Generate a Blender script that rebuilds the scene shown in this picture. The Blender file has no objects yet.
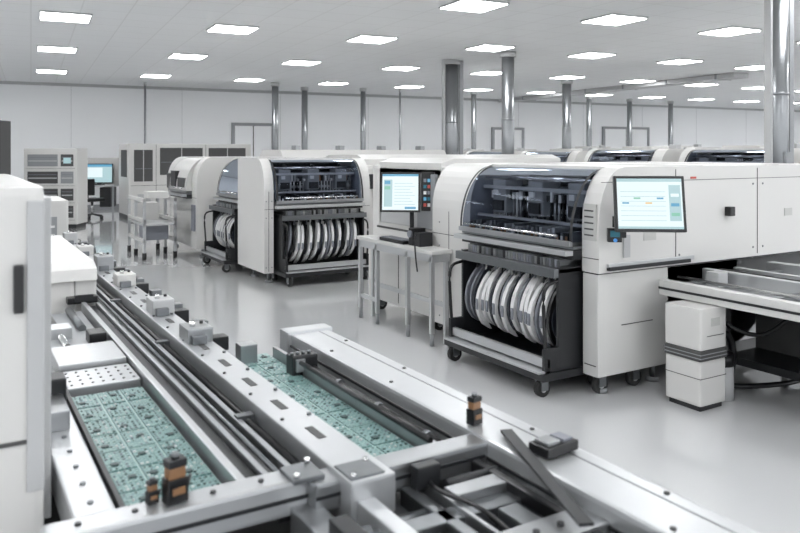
import bpy, bmesh, math, random
from mathutils import Matrix, Vector, Euler
random.seed(7)
S=bpy.context.scene
try:
    S.view_settings.view_transform='Standard'
    S.view_settings.look='None'
    S.view_settings.exposure=0.0
except Exception as e: print(e)

# ---------------- materials ----------------
MATS={}
def mat(name,col,rough=.5,metal=0,emit=None,es=1,noise=0,nscale=20,coat=0):
    m=bpy.data.materials.new(name); m.use_nodes=True
    nt=m.node_tree; p=nt.nodes['Principled BSDF']
    p.inputs['Base Color'].default_value=(*col,1)
    p.inputs['Roughness'].default_value=rough
    p.inputs['Metallic'].default_value=metal
    if coat: p.inputs['Coat Weight'].default_value=coat
    if emit:
        p.inputs['Emission Color'].default_value=(*emit,1); p.inputs['Emission Strength'].default_value=es
    if noise:
        tc=nt.nodes.new('ShaderNodeTexCoord'); n=nt.nodes.new('ShaderNodeTexNoise'); n.inputs['Scale'].default_value=nscale
        n.inputs['Detail'].default_value=4
        r=nt.nodes.new('ShaderNodeMapRange'); r.inputs['To Min'].default_value=rough-noise; r.inputs['To Max'].default_value=rough+noise
        nt.links.new(tc.outputs['Object'],n.inputs['Vector']); nt.links.new(n.outputs['Fac'],r.inputs['Value']); nt.links.new(r.outputs[0],p.inputs['Roughness'])
    MATS[name]=m; return m
mat('white_paint',(.61,.605,.59),.38)
mat('white_shell',(.65,.642,.625),.32)
mat('grey_paint',(.28,.29,.30),.4)
mat('light_grey',(.47,.475,.48),.4)
mat('dark',(.014,.015,.017),.4)
mat('black_plastic',(.008,.008,.009),.3)
mat('rubber',(.02,.02,.02),.7)
mat('seam',(.07,.07,.07),.6)
mat('aluminium',(.38,.39,.40),.34,.9,noise=.1,nscale=30)
mat('alu_bright',(.54,.55,.56),.33,.7,noise=.08,nscale=30)
mat('steel',(.20,.21,.22),.33,.9,noise=.1,nscale=40)
mat('column_steel',(.28,.29,.30),.3,.8)
mat('chrome',(.7,.7,.7),.15,1)
mat('tape_white',(.74,.74,.74),.35)
mat('tape_grey',(.20,.21,.24),.35)
mat('blue_black',(.018,.022,.032),.28)
mat('amber',(.26,.14,.07),.35)
mat('red',(.5,.08,.06),.4)
mat('blue_led',(.03,.12,.3),.4,emit=(.1,.35,.8),es=.6)
mat('teal_dev',(.02,.16,.22),.4)
mat('label',(.52,.52,.50),.5)
mat('scr_white',(.05,.05,.05),.2,emit=(.78,.91,.94),es=1.0)
mat('scr_blue',(.05,.05,.05),.2,emit=(.10,.38,.60),es=.9)
mat('scr_grey',(.05,.05,.05),.2,emit=(.45,.66,.70),es=.9)
mat('scr_green',(.05,.05,.05),.2,emit=(.25,.6,.45),es=.9)
mat('scr_amber',(.05,.05,.05),.2,emit=(.85,.6,.25),es=.9)
mat('light_panel',(1,1,1),.5,emit=(.98,.99,1),es=18)
mat('wall_paint',(.87,.88,.89),.7)
mat('pcb_chip',(.02,.05,.05),.4)
mat('pcb_pad',(.32,.45,.43),.35,.3)

def smoked():
    m=bpy.data.materials.new('smoked_acrylic'); m.use_nodes=True; nt=m.node_tree; nt.nodes.clear()
    o=nt.nodes.new('ShaderNodeOutputMaterial'); mx=nt.nodes.new('ShaderNodeMixShader')
    t=nt.nodes.new('ShaderNodeBsdfTransparent'); t.inputs[0].default_value=(.56,.59,.65,1)
    g=nt.nodes.new('ShaderNodeBsdfGlossy'); g.inputs['Roughness'].default_value=.04; g.inputs[0].default_value=(.55,.6,.68,1)
    lw=nt.nodes.new('ShaderNodeLayerWeight'); lw.inputs[0].default_value=.09
    nt.links.new(lw.outputs['Fresnel'],mx.inputs[0]); nt.links.new(t.outputs[0],mx.inputs[1]); nt.links.new(g.outputs[0],mx.inputs[2]); nt.links.new(mx.outputs[0],o.inputs[0])
    MATS['smoked']=m
smoked()
def floor_mat():
    m=mat('floor_epoxy',(.60,.61,.615),.2,coat=.8); nt=m.node_tree; p=nt.nodes['Principled BSDF']; p.inputs['Coat Roughness'].default_value=.05
    tc=nt.nodes.new('ShaderNodeTexCoord'); n=nt.nodes.new('ShaderNodeTexNoise'); n.inputs['Scale'].default_value=.6; n.inputs['Detail'].default_value=6
    cr=nt.nodes.new('ShaderNodeValToRGB'); cr.color_ramp.elements[0].color=(.56,.565,.57,1); cr.color_ramp.elements[1].color=(.62,.625,.63,1)
    r=nt.nodes.new('ShaderNodeMapRange'); r.inputs['To Min'].default_value=.10; r.inputs['To Max'].default_value=.2
    nt.links.new(tc.outputs['Object'],n.inputs['Vector']); nt.links.new(n.outputs['Fac'],cr.inputs[0]); nt.links.new(cr.outputs[0],p.inputs['Base Color'])
    nt.links.new(n.outputs['Fac'],r.inputs['Value']); nt.links.new(r.outputs[0],p.inputs['Roughness'])
floor_mat()
def brickmat(name,c1,c2,mort,scale,bw,rh,ms,rough=.5,offset=0):
    m=mat(name,c1,rough); nt=m.node_tree; p=nt.nodes['Principled BSDF']
    tc=nt.nodes.new('ShaderNodeTexCoord'); b=nt.nodes.new('ShaderNodeTexBrick')
    b.offset=offset; b.inputs['Color1'].default_value=(*c1,1); b.inputs['Color2'].default_value=(*c2,1); b.inputs['Mortar'].default_value=(*mort,1)
    b.inputs['Scale'].default_value=scale; b.inputs['Brick Width'].default_value=bw; b.inputs['Row Height'].default_value=rh; b.inputs['Mortar Size'].default_value=ms
    nt.links.new(tc.outputs['Object'],b.inputs['Vector']); nt.links.new(b.outputs['Color'],p.inputs['Base Color'])
    return m
brickmat('ceiling_tile',(.80,.81,.82),(.79,.80,.81),(.71,.715,.72),1,.6,.6,.01,.8)
brickmat('pcb',(.045,.145,.14),(.13,.26,.25),(.26,.38,.36),40,.6,.35,.06,.35,.5)

# ---------------- builder ----------------
class B:
    def __init__(s,name,loc=(0,0,0),rz=0):
        s.name=name; s.loc=loc; s.rz=rz; s.v=[]; s.f=[]; s.m=[]; s.sm=[]; s.slots=[]
    def mi(s,n):
        if n not in s.slots: s.slots.append(n)
        return s.slots.index(n)
    def add(s,vs,fs,mt,smooth=False):
        o=len(s.v); s.v+= [tuple(v) for v in vs]; k=s.mi(mt)
        for i,f in enumerate(fs):
            s.f.append([o+j for j in f]); s.m.append(k); s.sm.append(smooth if isinstance(smooth,bool) else smooth[i])
    def box(s,x0,x1,y0,y1,z0,z1,mt,bev=0,M=None):
        if x0>x1:x0,x1=x1,x0
        if y0>y1:y0,y1=y1,y0
        if z0>z1:z0,z1=z1,z0
        vs=[Vector(p) for p in((x0,y0,z0),(x1,y0,z0),(x1,y1,z0),(x0,y1,z0),(x0,y0,z1),(x1,y0,z1),(x1,y1,z1),(x0,y1,z1))]
        fs=[(0,3,2,1),(4,5,6,7),(0,1,5,4),(1,2,6,5),(2,3,7,6),(3,0,4,7)]
        if bev:
            bm=bmesh.new(); bv=[bm.verts.new(v) for v in vs]
            for f in fs: bm.faces.new([bv[i] for i in f])
            bmesh.ops.bevel(bm,geom=bm.edges[:],offset=min(bev,(x1-x0)*.45,(y1-y0)*.45,(z1-z0)*.45),segments=2,affect='EDGES',profile=.7)
            bm.verts.index_update(); vs=[v.co.copy() for v in bm.verts]; fs=[[v.index for v in f.verts] for f in bm.faces]; bm.free()
        if M: vs=[M@v for v in vs]
        s.add(vs,fs,mt)
    def cyl(s,p0,p1,r,mt,seg=14,r2=None):
        p0=Vector(p0);p1=Vector(p1); d=(p1-p0).normalized(); r2=r if r2 is None else r2
        q=d.to_track_quat('Z','Y'); vs=[];fs=[]
        for p,rr in((p0,r),(p1,r2)):
            for i in range(seg):
                a=2*math.pi*i/seg; vs.append(p+q@Vector((rr*math.cos(a),rr*math.sin(a),0)))
        sm=[]
        for i in range(seg): fs.append((i,(i+1)%seg,seg+(i+1)%seg,seg+i)); sm.append(True)
        fs.append(tuple(range(seg))[::-1]); sm.append(False); fs.append(tuple(range(seg,2*seg))); sm.append(False)
        s.add(vs,fs,mt,sm)
    def tube(s,pts,r,mt,seg=8):
        pts=[Vector(p) for p in pts]
        if len(pts)>2:
            out=[]
            for i in range(len(pts)-1):
                a=pts[max(i-1,0)];p=pts[i];q=pts[i+1];c=pts[min(i+2,len(pts)-1)]
                for k in range(4):
                    t=k/4; out.append(.5*((2*p)+(q-a)*t+(2*a-5*p+4*q-c)*t*t+(3*p-a-3*q+c)*t**3))
            out.append(pts[-1]); pts=out
        vs=[];fs=[];n=len(pts)
        for i,p in enumerate(pts):
            d=(pts[min(i+1,n-1)]-pts[max(i-1,0)]).normalized(); q=d.to_track_quat('Z','Y')
            for k in range(seg):
                a=2*math.pi*k/seg; vs.append(p+q@Vector((r*math.cos(a),r*math.sin(a),0)))
        for i in range(n-1):
            for k in range(seg): fs.append((i*seg+k,i*seg+(k+1)%seg,(i+1)*seg+(k+1)%seg,(i+1)*seg+k))
        s.add(vs,fs,mt,True)
    def prism(s,pts,x0,x1,mt,smooth=False):
        n=len(pts); vs=[(x0,y,z) for y,z in pts]+[(x1,y,z) for y,z in pts]
        fs=[tuple(range(n)),tuple(range(n,2*n))[::-1]]+[(i,n+i,n+(i+1)%n,(i+1)%n) for i in range(n)]
        s.add(vs,fs,mt,[False,False]+[smooth]*n)
    def sheet(s,pts,x0,x1,mt,closed=False):
        n=len(pts); vs=[(x0,y,z) for y,z in pts]+[(x1,y,z) for y,z in pts]
        fs=[(i,n+i,n+(i+1)%n,(i+1)%n) for i in range(n if closed else n-1)]
        s.add(vs,fs,mt,True)
    def crescent(s,x,cy,z0,z1,bow,thick,wd,lean,mt):
        """bowed strip (tape loop / feeder strip): outer and inner arc joined, leaning along x with height"""
        N=12; vs=[];fs=[]
        for k in range(N+1):
            t=k/N; z=z0+(z1-z0)*t; e=math.sin(math.pi*t)**.6 if 0<t<1 else 0
            xo=x+lean*(t-.5); yo=cy-bow*e; yi=cy-bow*e*.45+thick*e
            for xx,yy in((xo-wd/2,yo),(xo+wd/2,yo),(xo+wd/2,yi+.012),(xo-wd/2,yi+.012)): vs.append((xx,yy,z))
        for k in range(N):
            a=4*k
            for j in range(4): fs.append((a+j,a+(j+1)%4,a+4+(j+1)%4,a+4+j))
        fs.append((3,2,1,0)); fs.append(tuple(4*N+j for j in range(4)))
        s.add(vs,fs,mt)
    def caster(s,x,y,r=.055,mt='rubber'):
        s.cyl((x-.018,y,r),(x+.018,y,r),r,mt,16); s.cyl((x-.022,y,r),(x+.022,y,r),r*.45,'light_grey',10)
        s.box(x-.03,x-.022,y-.03,y+.03,r*.8,r*2+.03,'steel'); s.box(x+.022,x+.03,y-.03,y+.03,r*.8,r*2+.03,'steel')
        s.box(x-.035,x+.035,y-.035,y+.035,r*2+.01,r*2+.03,'steel')
    def done(s):
        me=bpy.data.meshes.new(s.name); me.from_pydata(s.v,[],s.f)
        for n in s.slots: me.materials.append(MATS[n])
        me.polygons.foreach_set('material_index',s.m); me.polygons.foreach_set('use_smooth',s.sm); me.update()
        ob=bpy.data.objects.new(s.name,me); S.collection.objects.link(ob)
        ob.location=s.loc; ob.rotation_euler=(0,0,s.rz); return ob

CA,SA=.8575,.5145          # site axes: camera heading is 31 deg off the line direction
def W(L,D): return (L*CA+D*SA, -L*SA+D*CA)
RZ=math.radians(-4.76)

# ---------------- room ----------------
HC=3.5
A0,A1,B0,B1=-9,38,-7,22.7
b=B('floor',rz=RZ); b.box(A0,A1,B0,B1,-.1,0,'floor_epoxy'); b.done()
b=B('ceiling',rz=RZ); b.box(A0,A1,B0,B1,HC,HC+.1,'ceiling_tile'); b.done()
b=B('wall_back',rz=RZ); b.box(A0,A1,B1,B1+.1,0,HC,'wall_paint')
for a in range(-8,38,3): b.box(a-.004,a+.004,B1-.004,B1,0,HC,'light_grey')
b.done()
b=B('wall_left',rz=RZ); b.box(A0-.1,A0,B0,B1,0,HC,'wall_paint'); b.done()
b=B('wall_right',rz=RZ); b.box(A1,A1+.1,B0,B1,0,HC,'wall_paint'); b.done()
b=B('baseboard_back',rz=RZ); b.box(A0,A1,B1-.02,B1-.001,0,.12,'grey_paint'); b.done()
b=B('trim_1',rz=RZ); b.box(A0,A1,B1-.05,B1-.001,HC-.08,HC-.001,'light_grey'); b.done()
b=B('ventilation_duct',rz=RZ); b.box(15,15.5,12.5,22.5,3.38,3.49,'light_grey',.01)
for k in range(6): b.box(14.98,15.52,13+k*1.6,13.05+k*1.6,3.37,3.495,'grey_paint')
b.done()
b=B('ceiling_light_panels',rz=RZ)
for bi in (-4,-1,2,5,8.24,11.45,15.1,19.3):
    for j in range(-6,13):
        a=7.45+2.34*j
        if a<A0+1 or abs(a-15.2)<.5: continue
        b.box(a-.33,a+.33,bi-.33,bi+.33,HC-.025,HC-.003,'light_grey')
        b.box(a-.31,a+.31,bi-.31,bi+.31,HC-.032,HC-.024,'light_panel')
b.done()
def door(n,a,w,h):
    b=B('door_%d'%n,rz=RZ); y=B1
    b.box(a,a+w,y-.06,y-.001,0,h,'wall_paint'); 
    b.box(a-.09,a,y-.1,y-.002,0,h+.09,'grey_paint'); b.box(a+w,a+w+.09,y-.1,y-.002,0,h+.09,'grey_paint'); b.box(a,a+w,y-.1,y-.002,h,h+.09,'grey_paint')
    b.box(a+w/2-.015,a+w/2+.015,y-.065,y-.05,0,h,'seam'); b.box(a+w*.6,a+w*.62,y-.1,y-.06,.9,1.2,'chrome')
    b.done()
door(1,5.55,1.15,2.4); door(2,14.9,1.2,2.4); door(3,20,2.2,2.5)
def pillar(L,D,r,duct=True):
    x,y=W(L,D); b=B('steel_column',(x,y,0),RZ)
    b.cyl((0,0,0),(0,0,HC-.002),r,'column_steel',24)
    b.cyl((0,0,0),(0,0,.1),r*1.25,'grey_paint',24); b.cyl((0,0,HC-.1),(0,0,HC-.003),r*1.3,'light_grey',24)
    b.cyl((0,0,2.2),(0,0,2.23),r*1.04,'column_steel',24)
    if duct:
        b.box(r*.9,r*1.7,-r*.5,r*.5,.0,HC-.003,'grey_paint',.005); b.box(r*1.05,r*1.1,-r*.52,-r*.5,0,HC-.004,'dark')
        b.box(-r*1.3,-r*1.0,-.04,.04,0,HC-.004,'light_grey')
        b.box(-r*.4,r*.4,-r*1.25,-r*.95,1.2,1.6,'grey_paint',.005)
    b.done()
for L,D,r,d in((1.05,15.5,.15,True),(2.05,14.25,.12,False),(4.4,19.8,.12,False),(4.02,8.0,.115,True),(-3.43,20.6,.09,False),(-2.8,22,.09,False),
               (-1.1,22.3,.08,False),(2.3,23.4,.08,False),(6.4,25.4,.09,False),(8.2,26.8,.09,False),(10.1,28,.09,False),(-6.9,20.3,.03,False),(0,22.6,.03,False)):
    pillar(L,D,r,d)

# ---------------- pick and place machine ----------------
def feeder_cart(b,x0,x1,seed=1,fr=-.42):
    rnd=random.Random(seed); w=x1-x0
    b.box(x0-.02,x1+.02,fr-.03,.12,.115,.165,'dark',.005)
    b.box(x0+.0,x1+.0,fr-.05,fr+.05,.165,.178,'alu_bright')
    for x in(x0+.05,x1-.05):
        b.caster(x,fr+.02); b.caster(x,.08)
    for x in(x0,x1-.025):
        b.box(x,x+.025,fr+.12,.12,.165,.84,'dark',.004); b.box(x,x+.025,fr,fr+.12,.165,.32,'dark')
        b.tube([(x+.012,fr+.12,.75),(x+.012,fr+.02,.72),(x+.012,fr+.0,.6),(x+.012,fr+.02,.3)],.012,'black_plastic')
    b.box(x0,x1,.06,.1,.17,.84,'dark')
    b.box(x0,x1,fr+.02,fr+.05,.19,.25,'alu_bright',.004)
    b.box(x0,x1,fr+.10,.1,.80,.83,'dark',.003)
    b.box(x0-.01,x1+.01,fr+.07,fr+.11,.775,.835,'steel',.004)
    n=int(w/.056)
    for i in range(n):
        x=x0+.07+(w-.14)*(i+.5)/n; cy=fr+.22+rnd.uniform(-.015,.015)
        lean=rnd.uniform(.05,.09)
        white = i%2==1 and 2<i<n-1
        # dark reel
        b.cyl((x+.012,cy+.08,.47),(x+.022,cy+.08,.47),.18,'blue_black',24); b.cyl((x+.0,cy+.08,.47),(x+.024,cy+.08,.47),.04,'tape_grey',12)
        if white or rnd.random()<.12:
            b.crescent(x,cy+.02,.26+rnd.uniform(-.02,.03),.76+rnd.uniform(-.03,.01),.15,.0,.034,lean,'tape_white')
            b.crescent(x+.022,cy+.03,.30,.74,.13,.02,.008,lean,'black_plastic')
            b.box(x-.012,x+.012,cy-.135,cy-.128,.42,.5,'tape_grey')
        else:
            b.crescent(x,cy+.03,.27+rnd.uniform(-.02,.03),.75,.15,.0,.022,lean,('black_plastic','blue_black','tape_grey')[rnd.randrange(3)])
        b.tube([(x+lean*.4,cy-.03,.7),(x+lean*.5,cy-.03,.77),(x,cy-.0,.84),(x,cy+.1,.87)],.008,('black_plastic','tape_grey','tape_white')[i%3],6)
    m=int(w/.03)
    for i in range(m):
        x=x0+.03+(w-.06)*(i+.5)/m
        b.box(x-.011,x+.011,fr+.16,.0,.83,.885,('aluminium','dark','steel','aluminium','tape_grey')[rnd.randrange(5)])
def pnp(b,w,d,hx0,hx1,h=1.5,seed=1,cart=True,lower_full=True,opaque=False,cx0=None):
    rnd=random.Random(seed)
    def prof(z0,dd):
        p=[(dd,z0),(dd,h-.03),(dd-.03,h),(.12,h)]
        for k in range(1,9):
            t=math.pi/2*k/8; p.append((.12-.24*math.sin(t),h-.38+.38*math.cos(t)))
        p+=[(-.12,z0)]
        return p
    b.prism(prof(.13,d),0,hx0,'white_shell')
    if lower_full: b.prism(prof(.13,d),hx1,w,'white_shell')
    else:
        b.prism(prof(.81,d),hx1,w,'white_shell'); b.box(hx1,w-.012,-.115,.56,.13,.80,'white_paint',.01)
        b.box(hx1,w-.25,.55,d-.1,.13,.81,'light_grey'); b.box(hx1,w-.02,-.11,d-.02,.795,.815,'dark')
    b.box(hx0,hx1,.1,d,h-.05,h,'white_shell'); b.box(hx0,hx1,.55,d,.13,h-.05,'light_grey')
    b.box(hx0+.001,hx1-.001,.50,.551,.13,h-.05,'dark')
    for x in(.1,w-.1):
        for y in(.0,.5): 
            b.cyl((x,y,0),(x,y,.03),.045,'grey_paint',14); b.cyl((x,y,.03),(x,y,.14),.018,'steel')
    b.box(hx0*.45,hx0*.45+.005,-.123,-.118,.15,h-.4,'seam')
    b.box(.0,hx0,-.1225,-.118,.9,.905,'seam'); b.box(hx1,w,-.1225,-.118,.9,.905,'seam')
    # roof seams and panel screws
    for t in(.35,.7): b.box(.0,w,d*t,d*t+.005,h-.001,h+.0012,'seam')
    for zz in(.2,.8,1.0):
        for xx in(hx0*.2,hx0*.8): b.cyl((xx,-.119,zz),(xx,-.124,zz),.007,'steel',8)
    # hood
    hp=[(.10-.31*math.sin(math.pi/2*k/14),1.0+(h-.02-1.0)*math.cos(math.pi/2*k/14)) for k in range(15)]
    hm='white_shell' if opaque else 'smoked'
    b.sheet(hp,hx0+.02,hx1-.02,hm)
    for x in(hx0+.02,hx1-.02): b.add([(x,p[0],p[1]) for p in hp]+[(x,.10,1.0)],[tuple(range(16))],hm)
    for x in(hx0-.005,hx1-.02):
        hp2=[(p[0]-.006,p[1]+.006) for p in hp]; b.sheet(hp2,x,x+.025,'dark' if not opaque else 'light_grey')
    b.box(hx0+.0,hx1,-.235,-.205,.975,1.01,'aluminium',.004)
    b.cyl((hx0+.1,-.25,1.04),(hx1-.1,-.25,1.04),.008,'chrome')
    b.box(hx0,hx1,-.2,.5,.955,.975,'steel'); b.box(hx0-.02,hx1,-.27,-.2,.915,.95,'alu_bright',.005); b.box(hx0,hx1,-.2,.5,.885,.95,'dark')
    if not opaque:
        b.box(hx0,hx1,.18,.30,1.22,1.34,'steel',.01); b.box(hx0,hx1,.16,.2,1.14,1.17,'alu_bright'); b.box(hx0,hx1,.0,.04,1.31,1.335,'alu_bright')
        b.box(hx0,hx1,.35,.4,1.05,1.1,'steel'); b.cyl((hx0,.05,1.4),(hx1,.05,1.4),.015,'chrome'); b.box(hx0,hx1,-.06,-.03,1.09,1.11,'alu_bright')
        n=int((hx1-hx0)/.045)
        for i in range(n):
            x=hx0+.04+(hx1-hx0-.08)*(i+.5)/n
            b.box(x-.014,x+.014,-.16,.12,.975,1.04+rnd.uniform(0,.04),rnd.choice(['aluminium','dark','alu_bright','steel']))
            b.box(x-.010,x+.010,-.165,-.155,.99,1.03,rnd.choice(['tape_white','dark','amber','tape_grey']))
            b.cyl((x,.1,1.08),(x,.1,1.24),.010,rnd.choice(['chrome','tape_white','dark','alu_bright']),8)
            b.box(x-.013,x+.013,.06,.14,1.23,1.26+rnd.uniform(0,.05),rnd.choice(['tape_white','dark','aluminium','tape_white','amber' if i%3==0 else 'alu_bright']))
        for k in range(3):
            x=hx0+.2+(hx1-hx0-.4)*k/2; b.box(x-.08,x+.08,.02,.2,1.12,1.38,'grey_paint',.01); b.box(x-.06,x+.06,.0,.02,1.14,1.22,'dark'); b.box(x-.05,x+.0,.0,.02,1.26,1.30,'tape_white'); b.tube([(x,.1,1.38),(x+.05,.2,1.43),(x+.15,.35,1.42)],.012,'black_plastic')
    if cart: feeder_cart(b,hx0+.04 if cx0 is None else cx0,hx1-.03,seed)
R90=math.radians(-90)
b=B('pick_and_place_machine',(3.72,5.45,0),R90)
pnp(b,1.95,2.6,.55,1.80,1.5,3,lower_full=False,cx0=.68)
b.box(.55,.68,-.10,.5,.13,.885,'light_grey',.01)
w=1.95
b.box(w,w+.003,.62,.626,.83,1.48,'seam'); b.box(w,w+.003,1.55,1.556,.83,1.48,'seam'); b.box(w,w+.002,-.1,2.55,1.40,1.404,'seam')
b.box(w,w+.004,.78,.84,1.41,1.425,'red'); b.box(w,w+.05,1.16,1.22,1.13,1.2,'black_plastic',.01); b.box(w,w+.012,.1,.16,.9,1.05,'light_grey',.003)
for yy in(.66,1.5,1.62,2.4):
    for zz in(.88,1.36): b.cyl((w,yy,zz),(w+.004,yy,zz),.008,'steel',8)
b.box(w,w+.004,.3,.42,1.0,1.06,'label'); b.box(w,w+.004,1.9,2.0,1.1,1.16,'label')
b.box(w,w+.03,-.05,.75,.825,.85,'dark',.004); b.box(w,w+.02,-.05,.8,.84,.87,'alu_bright',.004)
b.box(1.82,1.93,-.128,-.118,1.02,1.26,'label'); 
for k in range(5): b.box(1.83,1.91,-.130,-.127,1.05+k*.04,1.06+k*.04,'seam')
b.box(w-.013,w-.008,.1,.4,.45,.455,'seam'); b.box(1.82,1.92,-.12,-.114,.2,.205,'seam')
b.caster(1.86,-.02,.06); b.caster(1.86,.3,.06)
for k in range(8): b.box(w-.26,w-.249,.7,1.3,.3+k*.04,.315+k*.04,'seam')
b.done()
b=B('solder_paste_printer',(3.72,6.75,0),R90)
b.box(0,1.28,0,2.4,.13,1.47,'white_shell',.03); b.box(.02,1.26,-.06,.3,.13,.72,'white_paint',.02)
b.prism([(0,.9),(0,1.5),(.15,1.54),(1.2,1.54),(1.2,.9)],.15,1.25,'white_shell')
b.box(.1,1.2,-.004,.02,.84,.86,'seam'); b.box(.62,.626,-.064,-.055,.16,.7,'seam'); b.box(.2,.9,-.02,.01,.9,1.2,'light_grey',.01)
b.box(.9,1.2,-.03,.02,.9,1.4,'grey_paint',.01)
for x in(.1,1.15): b.caster(x,.05)
b.done()
b=B('operator_table',(3.38,6.45,0),R90)
b.box(0,1.33,0,.20,.755,.79,'white_paint',.008); b.box(.02,1.31,.01,.19,.69,.755,'alu_bright')
for x in(.03,.36,.9,1.28):
    b.box(x-.018,x+.018,.01,.045,.1,.74,'alu_bright',.004)
    b.cyl((x,.03,0),(x,.03,.1),.018,'grey_paint')
for x in(.03,1.28): b.box(x-.018,x+.018,.15,.185,.0,.74,'alu_bright',.004)
b.box(.03,.36,.02,.04,.2,.24,'alu_bright'); b.box(.03,1.28,.16,.175,.3,.34,'alu_bright')
b.done()
b=B('keyboard_station',(3.40,5.9,.791),R90)
b.box(-.12,.3,-.01,.13,.0,.03,'black_plastic',.006)
for i in range(10):
    for j in range(3): b.box(-.1+i*.038,-.07+i*.038,.0+j*.038,.03+j*.038,.03,.036,'tape_grey')
b.box(.34,.42,.02,.15,.0,.15,'black_plastic',.01); b.box(.44,.53,.02,.15,.0,.12,'dark',.01); b.cyl((.38,.0,.1),(.38,.02,.1),.03,'tape_grey'); b.tube([(.5,.0,.1),(.54,-.04,.05),(.56,-.04,-.1),(.55,-.02,-.2)],.007,'black_plastic')
b.done()

def monitor(name,loc,yaw,tilt,w,h,kind=0):
    b=B(name,loc,yaw)
    M=Matrix.Rotation(tilt,4,'X')
    def bx(*a,bev=0): b.box(*a[:6],a[6],bev,M)
    bx(-w/2,w/2,0,.035,-h/2,h/2,'black_plastic',bev=.006)
    e=.018; y=-.001
    bx(-w/2+e,w/2-e,y,.002,-h/2+e,h/2-e,'scr_white')
    y=-.002; W2=w/2-e; H2=h/2-e
    bx(-W2,W2,y,.001,H2-.02,H2,'scr_blue' if kind!=1 else 'scr_grey')
    if kind==0:
        bx(-W2+.015,-W2+.25*w,y,.001,-H2+.03,H2-.05,'scr_grey'); 
        for k in range(8): bx(-W2+.3*w,W2-.03-.02*(k%3),y,.001,-H2+.05+k*.027,-H2+.054+k*.027,'scr_grey')
        bx(-W2+.02,-W2+.2*w,y-.001,.001,H2-.09,H2-.06,'scr_blue'); bx(-W2+.02,-W2+.2*w,y-.001,.001,H2-.14,H2-.11,'scr_green')
        bx(W2-.12,W2-.02,y,.001,-H2+.01,-H2+.03,'scr_blue')
    elif kind==1:
        for j in range(7): bx(-W2+.02,W2-.1,y,.001,-H2+.05+j*.03,-H2+.0525+j*.03,'scr_grey')
        bx(W2-.08,W2-.01,y,.001,-H2+.05,H2-.04,'scr_grey'); bx(-W2,W2,y,.001,-H2,-H2+.014,'scr_grey')
        for i in range(4): bx(-W2+.03+i*.07,-W2+.07+i*.07,y-.001,.001,-H2+.155+(i%2)*.03,-H2+.165+(i%2)*.03,('scr_blue','scr_green','scr_amber','scr_blue')[i])
        for i in range(3): bx(W2-.07,W2-.02,y-.001,.001,-H2+.08+i*.06,-H2+.10+i*.06,('scr_green','scr_blue','scr_white')[i])
    b.cyl((0,.03,0),(0,.12,-.02),.03,'dark')
    return b
b=monitor('touchscreen_monitor',(3.72,3.19,1.28),math.radians(-36),math.radians(-12),.43,.35,1)
b.tube([(0,.1,-.02),(.02,.2,-.04),(.04,.32,-.05)],.025,'light_grey')
b.done()
b=B('control_pendant',(3.62,3.38,1.07),math.radians(-36)); b.box(-.045,.045,0,.05,-.045,.045,'black_plastic',.01); b.box(-.03,.03,-.006,0,-.01,.03,'teal_dev',.004); b.cyl((0,-.005,-.03),(0,-.012,-.03),.012,'blue_led'); b.cyl((.0,.03,.05),(.0,.03,.12),.012,'black_plastic'); b.box(-.02,.08,.05,.08,-.02,.02,'dark'); b.done()
b=monitor('operator_monitor',(3.47,5.78,1.24),math.radians(-36),math.radians(-8),.36,.36,0)
b.box(.19,.33,0,.05,-.17,.18,'black_plastic',.008)
for i in range(3):
    for j in range(5): b.box(.21+i*.035,.235+i*.035,-.006,0,-.13+j*.055,-.1+j*.055,('red','scr_blue','tape_white','teal_dev','tape_grey')[(i*2+j)%5])
b.tube([(.1,.05,-.1),(.1,.06,-.3),(.1,.06,-.44)],.02,'dark')
b.done()

b=B('board_transfer_conveyor',(0,0,0))
z=.74
b.box(4.10,4.17,1.0,3.44,z-.10,z,'white_paint',.006); b.box(4.095,4.10,1.0,3.44,z-.06,z-.045,'dark')
b.box(4.55,4.61,1.0,3.44,z-.05,z+.04,'alu_bright',.006); b.box(5.3,5.38,1.0,3.44,z-.08,z+.03,'alu_bright',.006); b.box(4.9,4.95,1.0,3.44,z-.05,z+.02,'alu_bright',.004)
b.box(4.17,5.3,1.0,3.44,z-.09,z-.07,'light_grey')
for y in(1.3,2.0,2.7,3.3): b.box(4.17,5.3,y,y+.06,z-.07,z-.02,'aluminium',.004)
for y in(1.6,2.5,3.2): b.box(4.4,4.5,y,y+.1,z-.05,z+.05,'light_grey',.008)
b.cyl((4.3,1.0,z+.0),(4.3,3.44,z),.012,'chrome'); b.cyl((4.75,1.0,z+.01),(4.75,3.44,z+.01),.015,'dark')
for y in(1.1,3.3):
    for x in(4.6,5.33): b.box(x-.03,x+.03,y-.03,y+.03,0,z-.08,'aluminium',.004)
b.box(4.6,5.35,1.1,3.3,.15,.2,'dark'); b.box(4.95,5.3,2.2,3.3,.2,.62,'seam',.01)
b.tube([(4.35,3.3,.6),(4.4,3.1,.45),(4.6,3.0,.4),(4.8,2.9,.55)],.015,'black_plastic')
b.done()
b=B('vacuum_filter_unit',(4.08,3.10,0))
b.box(-.14,.11,-.11,.16,.375,.635,'white_shell',.02); b.box(-.143,.113,-.113,.163,.31,.375,'seam',.012); b.box(-.135,.11,-.105,.16,.03,.31,'white_shell',.02)
for k in range(2): b.box(-.145,.115,-.115,.165,.328+k*.022,.333+k*.022,'grey_paint')
b.box(-.08,.08,-.113,-.11,.46,.463,'seam'); b.box(-.137,.112,-.107,.16,.2,.204,'seam'); b.box(-.12,.09,-.09,.14,0,.03,'dark'); b.box(-.04,.04,-.114,-.11,.52,.57,'label')
b.cyl((.22,0,0),(.22,0,.22),.07,'light_grey',20); b.cyl((.22,0,.22),(.22,0,.30),.072,'black_plastic',20)
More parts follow.
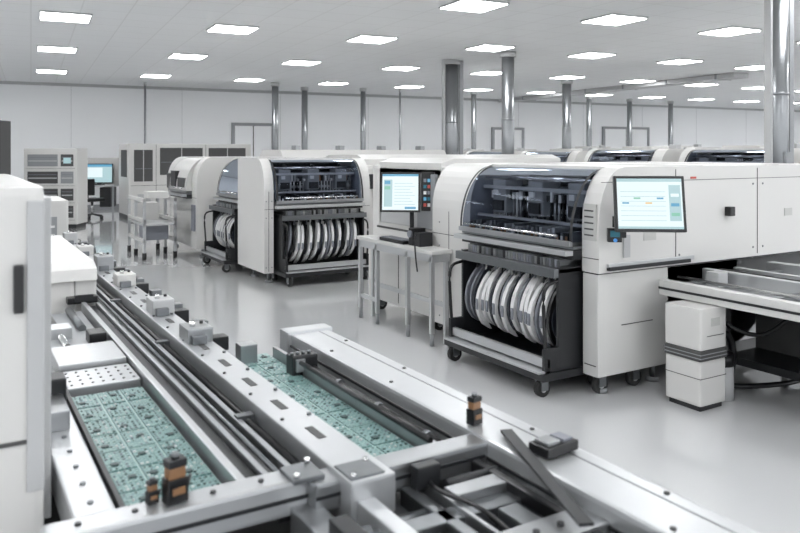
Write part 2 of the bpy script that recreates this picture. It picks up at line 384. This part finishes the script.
b.tube([(.12,.05,.36),(.2,.02,.42),(.28,.0,.40),(.33,.0,.3),(.34,.02,.15),(.34,.06,.05)],.022,'black_plastic',10)
b.tube([(.34,.06,.05),(.5,-.02,.04),(.75,-.1,.04),(1.0,-.1,.04)],.018,'black_plastic',10)
b.done()

# ---------------- second machine cluster ----------------
b=B('pick_and_place_machine',(3.25,8.72,0),0)
pnp(b,1.45,.85,.12,1.3,1.52,5); b.done()
b=B('pick_and_place_machine',(3.55,10.8,0),R90)
pnp(b,1.2,1.15,.08,1.14,1.52,9); b.done()
b=B('reflow_oven',(4.75,8.95,0),0)
b.box(0,3.8,0,1.5,.12,1.42,'white_shell',.05); b.prism([(0.1,1.4),(.1,1.5),(.3,1.56),(1.2,1.56),(1.4,1.5),(1.4,1.4)],.1,3.7,'white_shell')
for k in range(4): b.box(.3+k*.9,.85+k*.9,-.006,.02,.9,1.25,'light_grey',.004); b.box(.2+k*.9,.206+k*.9,-.004,.01,.15,1.4,'seam')
b.box(.1,.5,-.06,0,1.1,1.3,'dark',.01)
for x in(.1,3.7):
    for y in(.1,1.4): b.cyl((x,y,0),(x,y,.13),.03,'steel')
b.done()
b=B('inspection_machine',(3.3,13.0,0),R90)
pnp(b,1.75,1.5,.5,1.5,1.52,4,cart=False,opaque=True)
b.box(.5,1.5,-.1,.5,.13,.9,'white_paint',.01); b.box(.1,.4,-.16,-.11,1.0,1.25,'black_plastic',.01); b.box(.6,.9,-.22,-.12,1.05,1.3,'dark',.01); b.box(1.0,1.4,-.215,-.1,1.05,1.2,'seam',.01)
b.box(1.55,1.7,-.15,-.12,.4,.8,'tape_grey',.004)
b.done()
b=B('buffer_conveyor',(2.45,12.6,0),R90)
for x in(0,.5,1.1): 
    for y in(0,.45): b.box(x,x+.04,y,y+.04,.1,.9,'alu_bright',.003); b.cyl((x+.02,y+.02,0),(x+.02,y+.02,.1),.03,'rubber')
for z in(.25,.55,.86): b.box(0,1.14,0,.04,z,z+.05,'white_paint',.004); b.box(0,1.14,.45,.49,z,z+.05,'white_paint',.004)
b.box(0,1.14,0,.49,.5,.53,'light_grey'); b.box(.1,.4,.05,.4,.53,.8,'white_paint',.01); b.box(.6,1.0,.05,.4,.27,.5,'tape_grey',.01); b.box(.7,1.0,.1,.4,.9,1.0,'white_paint',.01)
b.done()

# ---------------- far left equipment ----------------
b=B('component_storage_cabinet',(3.6,18.4,0))
b.box(0,3.0,0,1.2,.1,1.8,'white_shell',.02)
for x0,x1,z0,z1 in((.12,.55,.9,1.65),(.72,1.75,1.05,1.7),(1.9,2.85,1.1,1.7)): b.box(x0,x1,-.012,.0,z0,z1,'seam',.004); b.box(x0+.03,x1-.03,-.016,-.012,z0+.3,z0+.31,'tape_grey'); b.box((x0+x1)/2-.01,(x0+x1)/2+.01,-.018,-.012,z0,z1,'light_grey')
for x in(.63,1.83): b.box(x-.004,x+.004,-.005,0,.12,1.78,'seam')
b.box(.05,2.95,-.006,0,.8,.808,'seam'); b.box(0,3,.05,1.15,0,.1,'dark')
b.box(.2,.5,-.01,0,.3,.6,'light_grey'); b.box(-.006,0,.2,.9,1.0,1.65,'seam')
b.done()
b=B('board_storage_tower',(1.32,17.5,0),math.radians(-28))
b.box(0,1.1,0,.6,.08,1.68,'white_shell',.02); b.box(.03,1.07,.03,.57,0,.08,'dark')
for k in range(4):
    z=.22+k*.36
    for x0,x1 in((.08,.70),(.76,1.02)):
        b.box(x0,x1,-.008,.0,z,z+.25,'seam' if (k+int(x0*10))%3 else 'grey_paint',.003)
        b.box(x0+.02,x1-.02,-.014,-.006,z+.10,z+.125,'light_grey'); b.box(x0+.02,x1-.02,-.012,-.006,z+.18,z+.19,'tape_grey')
    b.box(.05,1.05,-.004,0,z-.05,z-.045,'seam')
b.box(.82,.97,-.02,-.008,1.36,1.48,'scr_grey')
b.done()
x,y=W(-7.75,19.0)
b=B('computer_workstation',(x,y,0),math.radians(-30))
b.box(-.5,.5,0,.6,.72,.76,'light_grey',.005)
for xx in(-.48,.44):
    for yy in(.02,.55): b.box(xx,xx+.04,yy,yy+.04,0,.72,'aluminium')
b.box(-.5,.5,.5,.55,.76,1.45,'white_paint'); b.box(-.36,.36,.3,.34,.8,1.3,'black_plastic',.005); b.box(-.34,.34,.295,.3,.82,1.28,'scr_grey'); b.box(-.3,.1,.29,.295,.95,1.2,'scr_white'); b.box(-.34,.34,.29,.295,1.22,1.28,'scr_blue'); b.box(-.05,.05,.32,.36,.76,.9,'dark')
b.box(.1,.38,.1,.5,.2,.7,'black_plastic',.01); b.box(-.3,.2,.05,.2,.76,.79,'dark')
b.done()
x,y=W(-7.35,17.9)
b=B('office_chair',(x,y,0),.4)
b.box(-.22,.22,-.2,.22,.42,.5,'black_plastic',.03); b.box(-.2,.2,.2,.26,.55,.95,'black_plastic',.03); b.box(-.03,.03,.2,.24,.44,.6,'dark'); b.cyl((0,0,.1),(0,0,.42),.03,'chrome')
for k in range(5):
    a=k*2*math.pi/5; b.tube([(0,0,.12),(.26*math.cos(a),.26*math.sin(a),.07)],.018,'dark'); b.cyl((.26*math.cos(a)-.02,.26*math.sin(a),.03),(.26*math.cos(a)+.02,.26*math.sin(a),.03),.03,'rubber')
b.done()
x,y=W(-7.75,14.2)
b=B('electrical_cabinet',(x,y,0),math.radians(-30)); b.box(-.5,.18,0,.4,.05,2.2,'seam',.01); b.box(-.15,-.145,-.004,.0,.1,2.15,'light_grey'); b.box(-.3,.0,-.01,0,1.5,1.7,'tape_grey'); b.box(-.5,.18,.02,.38,0,.05,'dark'); b.cyl((-.05,-.02,1.1),(-.05,-.02,1.25),.012,'chrome'); b.done()

# ---------------- background machine rows ----------------
proto=None
def far_unit(x,y,rz,sc=1.0,seed=0):
    global proto
    if proto is None:
        q=B('pick_and_place_machine',(x,y,0),rz); pnp(q,1.6,2.0,.15,1.4,1.5,11,cart=True)
        q.box(1.42,1.55,.3,.42,1.5,1.56,'light_grey',.01); q.box(.3,.9,.5,1.3,1.5,1.54,'white_paint',.01)
        proto=q.done(); o=proto
    else:
        o=bpy.data.objects.new('pick_and_place_machine',proto.data); S.collection.objects.link(o); o.location=(x,y,0); o.rotation_euler=(0,0,rz)
    o.scale=(1,1,sc)
for k,y in enumerate((15.5,13.6,11.7)): far_unit(9.85,y,R90,1.08)
for k,y in enumerate((9.2,7.3,5.4)): far_unit(9.2,y,R90,1.10)
for k,y in enumerate((16.,13.0,10,7,4)): far_unit(14.7,y,R90,1.14)
for k,y in enumerate((14.,10.0,6,2)): far_unit(19,y,R90,1.15)
b=B('reflow_oven',(4.9,12.2,0)); b.box(0,3.7,0,1.4,.12,1.5,'white_shell',.06); b.prism([(.1,1.49),(.25,1.64),(1.15,1.64),(1.3,1.49)],.1,3.6,'white_shell')
for k in range(4): b.box(.3+k*.9,.8+k*.9,-.006,.02,.9,1.3,'light_grey'); b.box(.5+k*.9,.6+k*.9,.5,.7,1.64,1.72,'aluminium',.01)
for x in(.1,3.6):
    for y in(.1,1.3): b.cyl((x,y,0),(x,y,.13),.03,'steel')
b.done()

# ---------------- foreground line ----------------
b=B('board_conveyor_line',(0,0,0))
T=.9
b.box(.61,.93,3.72,6.6,0,.74,'grey_paint',.01); b.box(.20,.93,2.75,3.70,0,.74,'grey_paint',.01)
b.box(.20,1.2,.7,2.75,.0,.62,'seam',.01)
b.box(.20,.28,1.5,2.5,T-.08,T-.0,'alu_bright',.005); b.box(.285,.295,1.5,2.5,T-.08,T+.005,'dark')
for k in range(6): b.cyl((.24,1.6+k*.1,T),(.24,1.6+k*.1,T+.004),.006,'steel',8)
b.box(.20,.30,2.5,3.6,T-.09,T-.03,'aluminium',.005)
b.box(.515,.535,1.5,3.7,T-.06,T+.012,'alu_bright',.004); b.box(.54,.575,1.5,3.7,T-.08,T-.01,'dark'); b.box(.578,.592,1.5,3.7,T-.06,T+.005,'aluminium',.003)
b.box(.60,.635,1.5,6.5,T-.09,T-.02,'black_plastic'); b.box(.64,.655,1.5,6.5,T-.06,T+.0,'aluminium',.002); b.box(.658,.69,1.5,6.5,T-.08,T-.02,'dark')
b.cyl((.617,1.5,T-.005),(.617,6.5,T-.005),.006,'steel',8); b.cyl((.674,1.5,T-.01),(.674,6.5,T-.01),.008,'black_plastic',8)
for k in range(5): b.box(.645,.69,1.9+k*.9,1.93+k*.9,T-.03,T+.006,'steel')
# main slotted beam
b.box(.695,.80,1.35,6.6,T-.07,T+.03,'alu_bright',.006)
for k in range(22): 
    y=1.6+k*.23
    b.box(.738,.758,y,y+.08,T+.03,T+.0315,'seam'); b.cyl((.712,y+.16,T+.03),(.712,y+.16,T+.034),.005,'dark',8); b.cyl((.785,y+.16,T+.03),(.785,y+.16,T+.036),.006,'steel',8)
b.box(.692,.696,1.4,6.6,T-.03,T-.015,'dark')
b.box(.80,.815,1.4,6.6,T-.09,T-.02,'dark'); b.box(.815,.86,2.6,6.6,T-.1,T-.03,'aluminium',.004); b.box(.86,.93,2.75,6.6,T-.17,T-.08,'steel',.004)
for y,h,mt in((2.62,.05,'aluminium'),(3.15,.06,'light_grey'),(3.9,.06,'white_shell'),(4.5,.08,'aluminium'),(5.2,.06,'white_shell'),(5.9,.08,'light_grey')):
    b.box(.71,.80,y,y+.12,T+.03,T+.03+h,mt,.006); b.box(.72,.77,y-.03,y,T+.03,T+.06,'steel',.004); b.box(.80,.87,y+.04,y+.1,T-.02,T+.03,'dark',.004); b.cyl((.74,y+.05,T+.03+h),(.74,y+.05,T+.045+h),.010,'chrome',10); b.cyl((.78,y+.08,T+.03+h),(.78,y+.08,T+.04+h),.007,'dark',10)
    b.tube([(.8,y+.1,T+.05),(.84,y+.18,T+.04),(.85,y+.3,T-.02)],.004,'black_plastic',6)
for k in range(9): b.box(.84,.9,2.9+k*.4,3.02+k*.4,T-.08,T-.03,'dark' if k%2 else 'aluminium',.004); b.box(.87,.92,3.08+k*.4,3.14+k*.4,T-.08,T+.0,'steel',.004)
for y in(1.75,2.1,2.45): b.box(.28,.52,y,y+.03,T-.1,T-.06,'steel')
# second lane: rods
b.box(.995,1.01,1.5,2.55,T-.10,T-.0,'aluminium',.003)
for x,z,r in((.985,T+.01,.008),(1.035,T-.02,.012)): b.cyl((x,1.5,z),(x,2.3,z),r,'black_plastic',12)
for k in range(3): b.cyl((1.035,1.58+k*.25,T-.02),(1.035,1.6+k*.25,T-.02),.016,'steel',12)
b.box(.96,1.05,2.28,2.34,T-.05,T+.03,'dark',.008); b.box(.97,1.0,2.27,2.28,T-.02,T+.02,'alu_bright'); b.box(.86,.92,2.5,2.56,T-.04,T+.03,'aluminium',.004)
for k in range(4): b.cyl((.965+k*.02,2.30,T+.03),(.965+k*.02,2.30,T+.04),.006,'steel',8)
# large right beam
b.box(1.08,1.235,.55,2.62,T-.06,T+.025,'alu_bright',.01); b.box(1.075,1.08,.55,2.62,T-.02,T-.012,'dark'); b.box(1.09,1.22,.6,2.6,T-.2,T-.06,'grey_paint',.01)
b.box(1.065,1.25,2.58,2.66,T-.09,T+.035,'alu_bright',.01)
for y in(.9,1.3,1.9,2.3): b.cyl((1.11,y,T+.025),(1.11,y,T+.028),.006,'seam',10); b.cyl((1.215,y+.1,T+.025),(1.215,y+.1,T+.028),.006,'seam',10)
b.box(1.02,1.075,1.5,2.6,T-.12,T-.05,'seam'); b.box(1.19,1.194,.55,2.6,T+.0249,T+.0258,'steel')
# crossbeam in front
b.box(.14,.64,1.44,1.51,T-.05,T+.02,'alu_bright',.008); b.box(.64,1.09,1.40,1.47,T-.04,T+.02,'aluminium',.008); b.box(.14,.64,1.437,1.44,T-.02,T-.012,'dark'); b.box(.64,1.07,1.397,1.40,T-.012,T-.005,'dark')
for x in(.2,.3,.45,.55): b.cyl((x,1.475,T+.02),(x,1.475,T+.024),.006,'dark',10)
b.box(.60,.67,1.42,1.5,T+.02,T+.03,'steel',.003); b.box(.70,.78,1.36,1.44,T+.02,T+.034,'steel',.003)
for x,y in((.61,1.43),(.66,1.49),(.71,1.37),(.77,1.43)): b.cyl((x,y,T+.03),(x,y,T+.04),.006,'chrome',8)
# lower frame pieces toward camera
b.box(.60,.66,.7,1.44,T-.1,T-.03,'aluminium',.005); b.box(.71,.75,.7,1.40,T-.08,T-.01,'alu_bright',.005); b.box(.79,.82,.7,1.42,T-.1,T-.05,'dark'); b.box(.84,1.08,1.02,1.10,T-.06,T-.005,'aluminium',.006)
b.box(.84,.87,.7,1.4,T-.08,T-.03,'steel',.004); b.box(.885,.895,.7,1.4,T-.06,T-.02,'aluminium',.002)
b.box(.68,1.08,1.22,1.27,T-.09,T-.03,'steel',.004); b.box(.90,1.04,1.27,1.32,T-.04,T-.012,'aluminium',.004); b.box(.95,1.0,.7,1.2,T-.09,T-.02,'steel',.005); b.box(1.03,1.05,.7,1.4,T-.04,T-.01,'black_plastic',.004)
b.cyl((.92,1.34,T-.02),(1.06,1.34,T-.02),.012,'dark'); b.cyl((.68,1.3,T-.05),(.84,1.3,T-.05),.014,'steel')
for x in(.87,.93,.99,1.05): b.cyl((x,1.06,T-.005),(x,1.06,T+.0),.007,'dark',10)
b.box(.62,.66,1.2,1.3,T-.03,T+.0,'dark',.004); b.box(.86,.92,1.36,1.39,T-.03,T+.02,'dark',.004)
b.tube([(.9,1.38,T-.02),(.88,1.3,T-.01),(.92,1.2,T-.02),(.9,1.0,T-.03)],.005,'black_plastic')
b.box(.2,.58,.8,1.4,T-.14,T-.12,'steel')
# boards end plate
b.box(.30,.51,2.42,2.62,T-.04,T-.005,'alu_bright',.004); b.box(.30,.51,2.64,2.9,T-.04,T+.01,'alu_bright',.004)
for i in range(7):
    for j in range(4): b.cyl((.315+i*.03,2.45+j*.045,T-.005),(.315+i*.03,2.45+j*.045,T-.003),.004,'seam',8)
b.box(.305,.5,2.92,3.6,T-.06,T-.01,'grey_paint'); b.cyl((.36,2.92,T),(.36,3.6,T),.012,'chrome'); b.box(.44,.5,2.95,3.05,T-.02,T+.03,'black_plastic',.006); b.box(.32,.40,3.1,3.2,T-.02,T+.03,'alu_bright',.004); b.cyl((.45,3.2,T),(.45,3.6,T),.015,'steel')
b.box(.20,.27,2.2,2.28,T,T+.09,'dark',.006); b.box(.21,.26,2.05,2.2,T,T+.05,'aluminium',.005); b.box(.19,.25,2.5,2.7,T-.03,T+.06,'steel',.006)
# flat drag belt dropping off the right beam
M=Matrix.Translation((1.06,1.2,T+.035))@Matrix.Rotation(math.radians(-21),4,'Z')
b.box(-.014,.014,-.24,.22,-.003,.003,'dark',0,M)
b.done()
def boards(name,x0,x1,y0,y1,nx,ny,z,loc):
    b=B(name,(x0,y0,z)); w=(x1-x0)/nx; l=(y1-y0)/ny; rn=random.Random(nx*7+ny)
    b.box(0,x1-x0,0,y1-y0,-.004,0,'pcb_pad')
    for i in range(nx):
        for j in range(ny):
            X=i*w+.003; Y=j*l+.004; ww=w-.006; ll=l-.008
            b.box(X,X+ww,Y,Y+ll,0,.0025,'pcb')
            for r in range(7):
                for c in range(5):
                    if rn.random()<.25: continue
                    cx=X+ww*(c+.5)/5; cy=Y+ll*(r+.5)/7; s=rn.uniform(.0012,.0032)
                    b.box(cx-s,cx+s,cy-s*.8,cy+s*.8,.002,.0045,rn.choice(['pcb_chip','pcb_chip','pcb_pad','tape_grey','tape_white']))
            cx=X+rn.choice((.3,.65))*ww; cy=Y+rn.choice((.3,.6))*ll; s=.008
            b.box(cx-s,cx+s,cy-s,cy+s,.002,.0055,'pcb_chip')
    b.done()
boards('circuit_board_panel',.302,.505,1.53,2.38,3,7,.88,0)
boards('circuit_board_panel',.822,.992,1.5,2.6,2,8,.865,0)
def sensor(x,y,z,s=1):
    b=B('optical_sensor',(x,y,z),.2)
    b.box(-.02*s,.02*s,-.015*s,.015*s,0,.045*s,'black_plastic',.003); b.box(-.016*s,.016*s,-.012*s,.012*s,.045*s,.066*s,'amber',.003); b.box(-.018*s,.018*s,-.014*s,.014*s,.066*s,.08*s,'dark',.003); b.box(-.012*s,.012*s,-.018*s,-.013*s,.018*s,.03*s,'amber'); b.cyl((0,0,.08*s),(0,0,.09*s),.008*s,'steel',10)
    b.tube([(.02*s,0,.02*s),(.04*s,.02*s,.03*s),(.05*s,.05*s,.0)],.004*s,'black_plastic'); b.done()
sensor(.375,1.475,.9215,1.05); sensor(1.115,1.50,.9265,.85); sensor(.335,1.49,.9215,.55)
b=B('connector_block',(1.165,1.27,.9285),.1); b.box(-.05,.05,-.03,.03,0,.022,'black_plastic',.004); b.box(-.04,.0,-.02,.02,.022,.03,'aluminium',.002); b.box(.01,.04,-.02,.02,.022,.028,'tape_grey'); b.done()

# left white machines
b=B('board_loader',(0,0,0))
b.box(-.6,.17,1.72,2.6,0,1.53,'white_shell',.02); b.box(-.55,.165,1.715,1.725,1.0,1.008,'seam')
b.box(.11,.13,1.705,1.72,1.27,1.37,'black_plastic',.006); b.box(.135,.168,1.712,1.722,.9,1.5,'light_grey',.004); b.box(.0,.05,1.71,1.72,1.18,1.26,'grey_paint',.006)
b.box(.17,.19,1.8,2.5,.8,1.5,'light_grey',.004)
b.done()
b=B('screen_printer',(0,0,0))
b.box(-.9,.50,3.78,5.2,0,1.0,'white_shell',.02); b.box(.50,.595,3.78,5.2,.74,1.0,'white_shell',.01)
b.prism([(3.76,1.0),(3.78,1.05),(3.86,1.075),(5.15,1.075),(5.22,1.0)],-.9,.595,'white_shell')
b.box(.3,.595,3.774,3.782,.80,.804,'seam'); b.box(.46,.59,3.72,3.78,.90,.93,'black_plastic',.006); b.box(.49,.57,3.71,3.73,.91,.94,'dark'); b.box(.35,.353,3.775,3.782,.2,.98,'seam')
b.done()
b=B('board_magazine_unloader',(0,0,0))
b.box(-1.2,.42,5.6,7.0,0,1.42,'white_shell',.03); b.box(-.2,.38,5.59,5.6,1.0,1.3,'light_grey',.01); b.box(.1,.3,5.585,5.595,1.1,1.2,'dark'); b.box(.42,.59,5.8,6.8,.74,1.15,'light_grey',.02); b.box(-1.1,.4,5.592,5.6,.9,.906,'seam')
b.done()
b=B('magazine_rack',(.05,7.6,0)); b.box(0,.9,0,.8,.1,1.15,'white_paint',.02); b.box(.1,.8,-.01,0,.3,1.0,'grey_paint'); 
for k in range(8): b.box(.12,.78,-.016,-.01,.34+k*.08,.36+k*.08,'tape_white')
for x in(.06,.84):
    for y in(.06,.74): b.caster(x,y,.04)
b.done()

# ---------------- world + camera ----------------
w=bpy.data.worlds.new('W'); S.world=w; w.use_nodes=True
w.node_tree.nodes['Background'].inputs[0].default_value=(.94,.97,1,1); w.node_tree.nodes['Background'].inputs[1].default_value=1.6
cam=bpy.data.cameras.new('cam'); co=bpy.data.objects.new('camera',cam); S.collection.objects.link(co); S.camera=co
co.location=(0,0,1.6); co.rotation_euler=(math.radians(90),0,math.radians(-30.96))
cam.sensor_width=36; cam.lens=33.75; cam.shift_y=-(266.5-152)/800
cam.clip_start=.05; cam.clip_end=200
cam.dof.use_dof=True; cam.dof.focus_distance=5.6; cam.dof.aperture_fstop=4.5
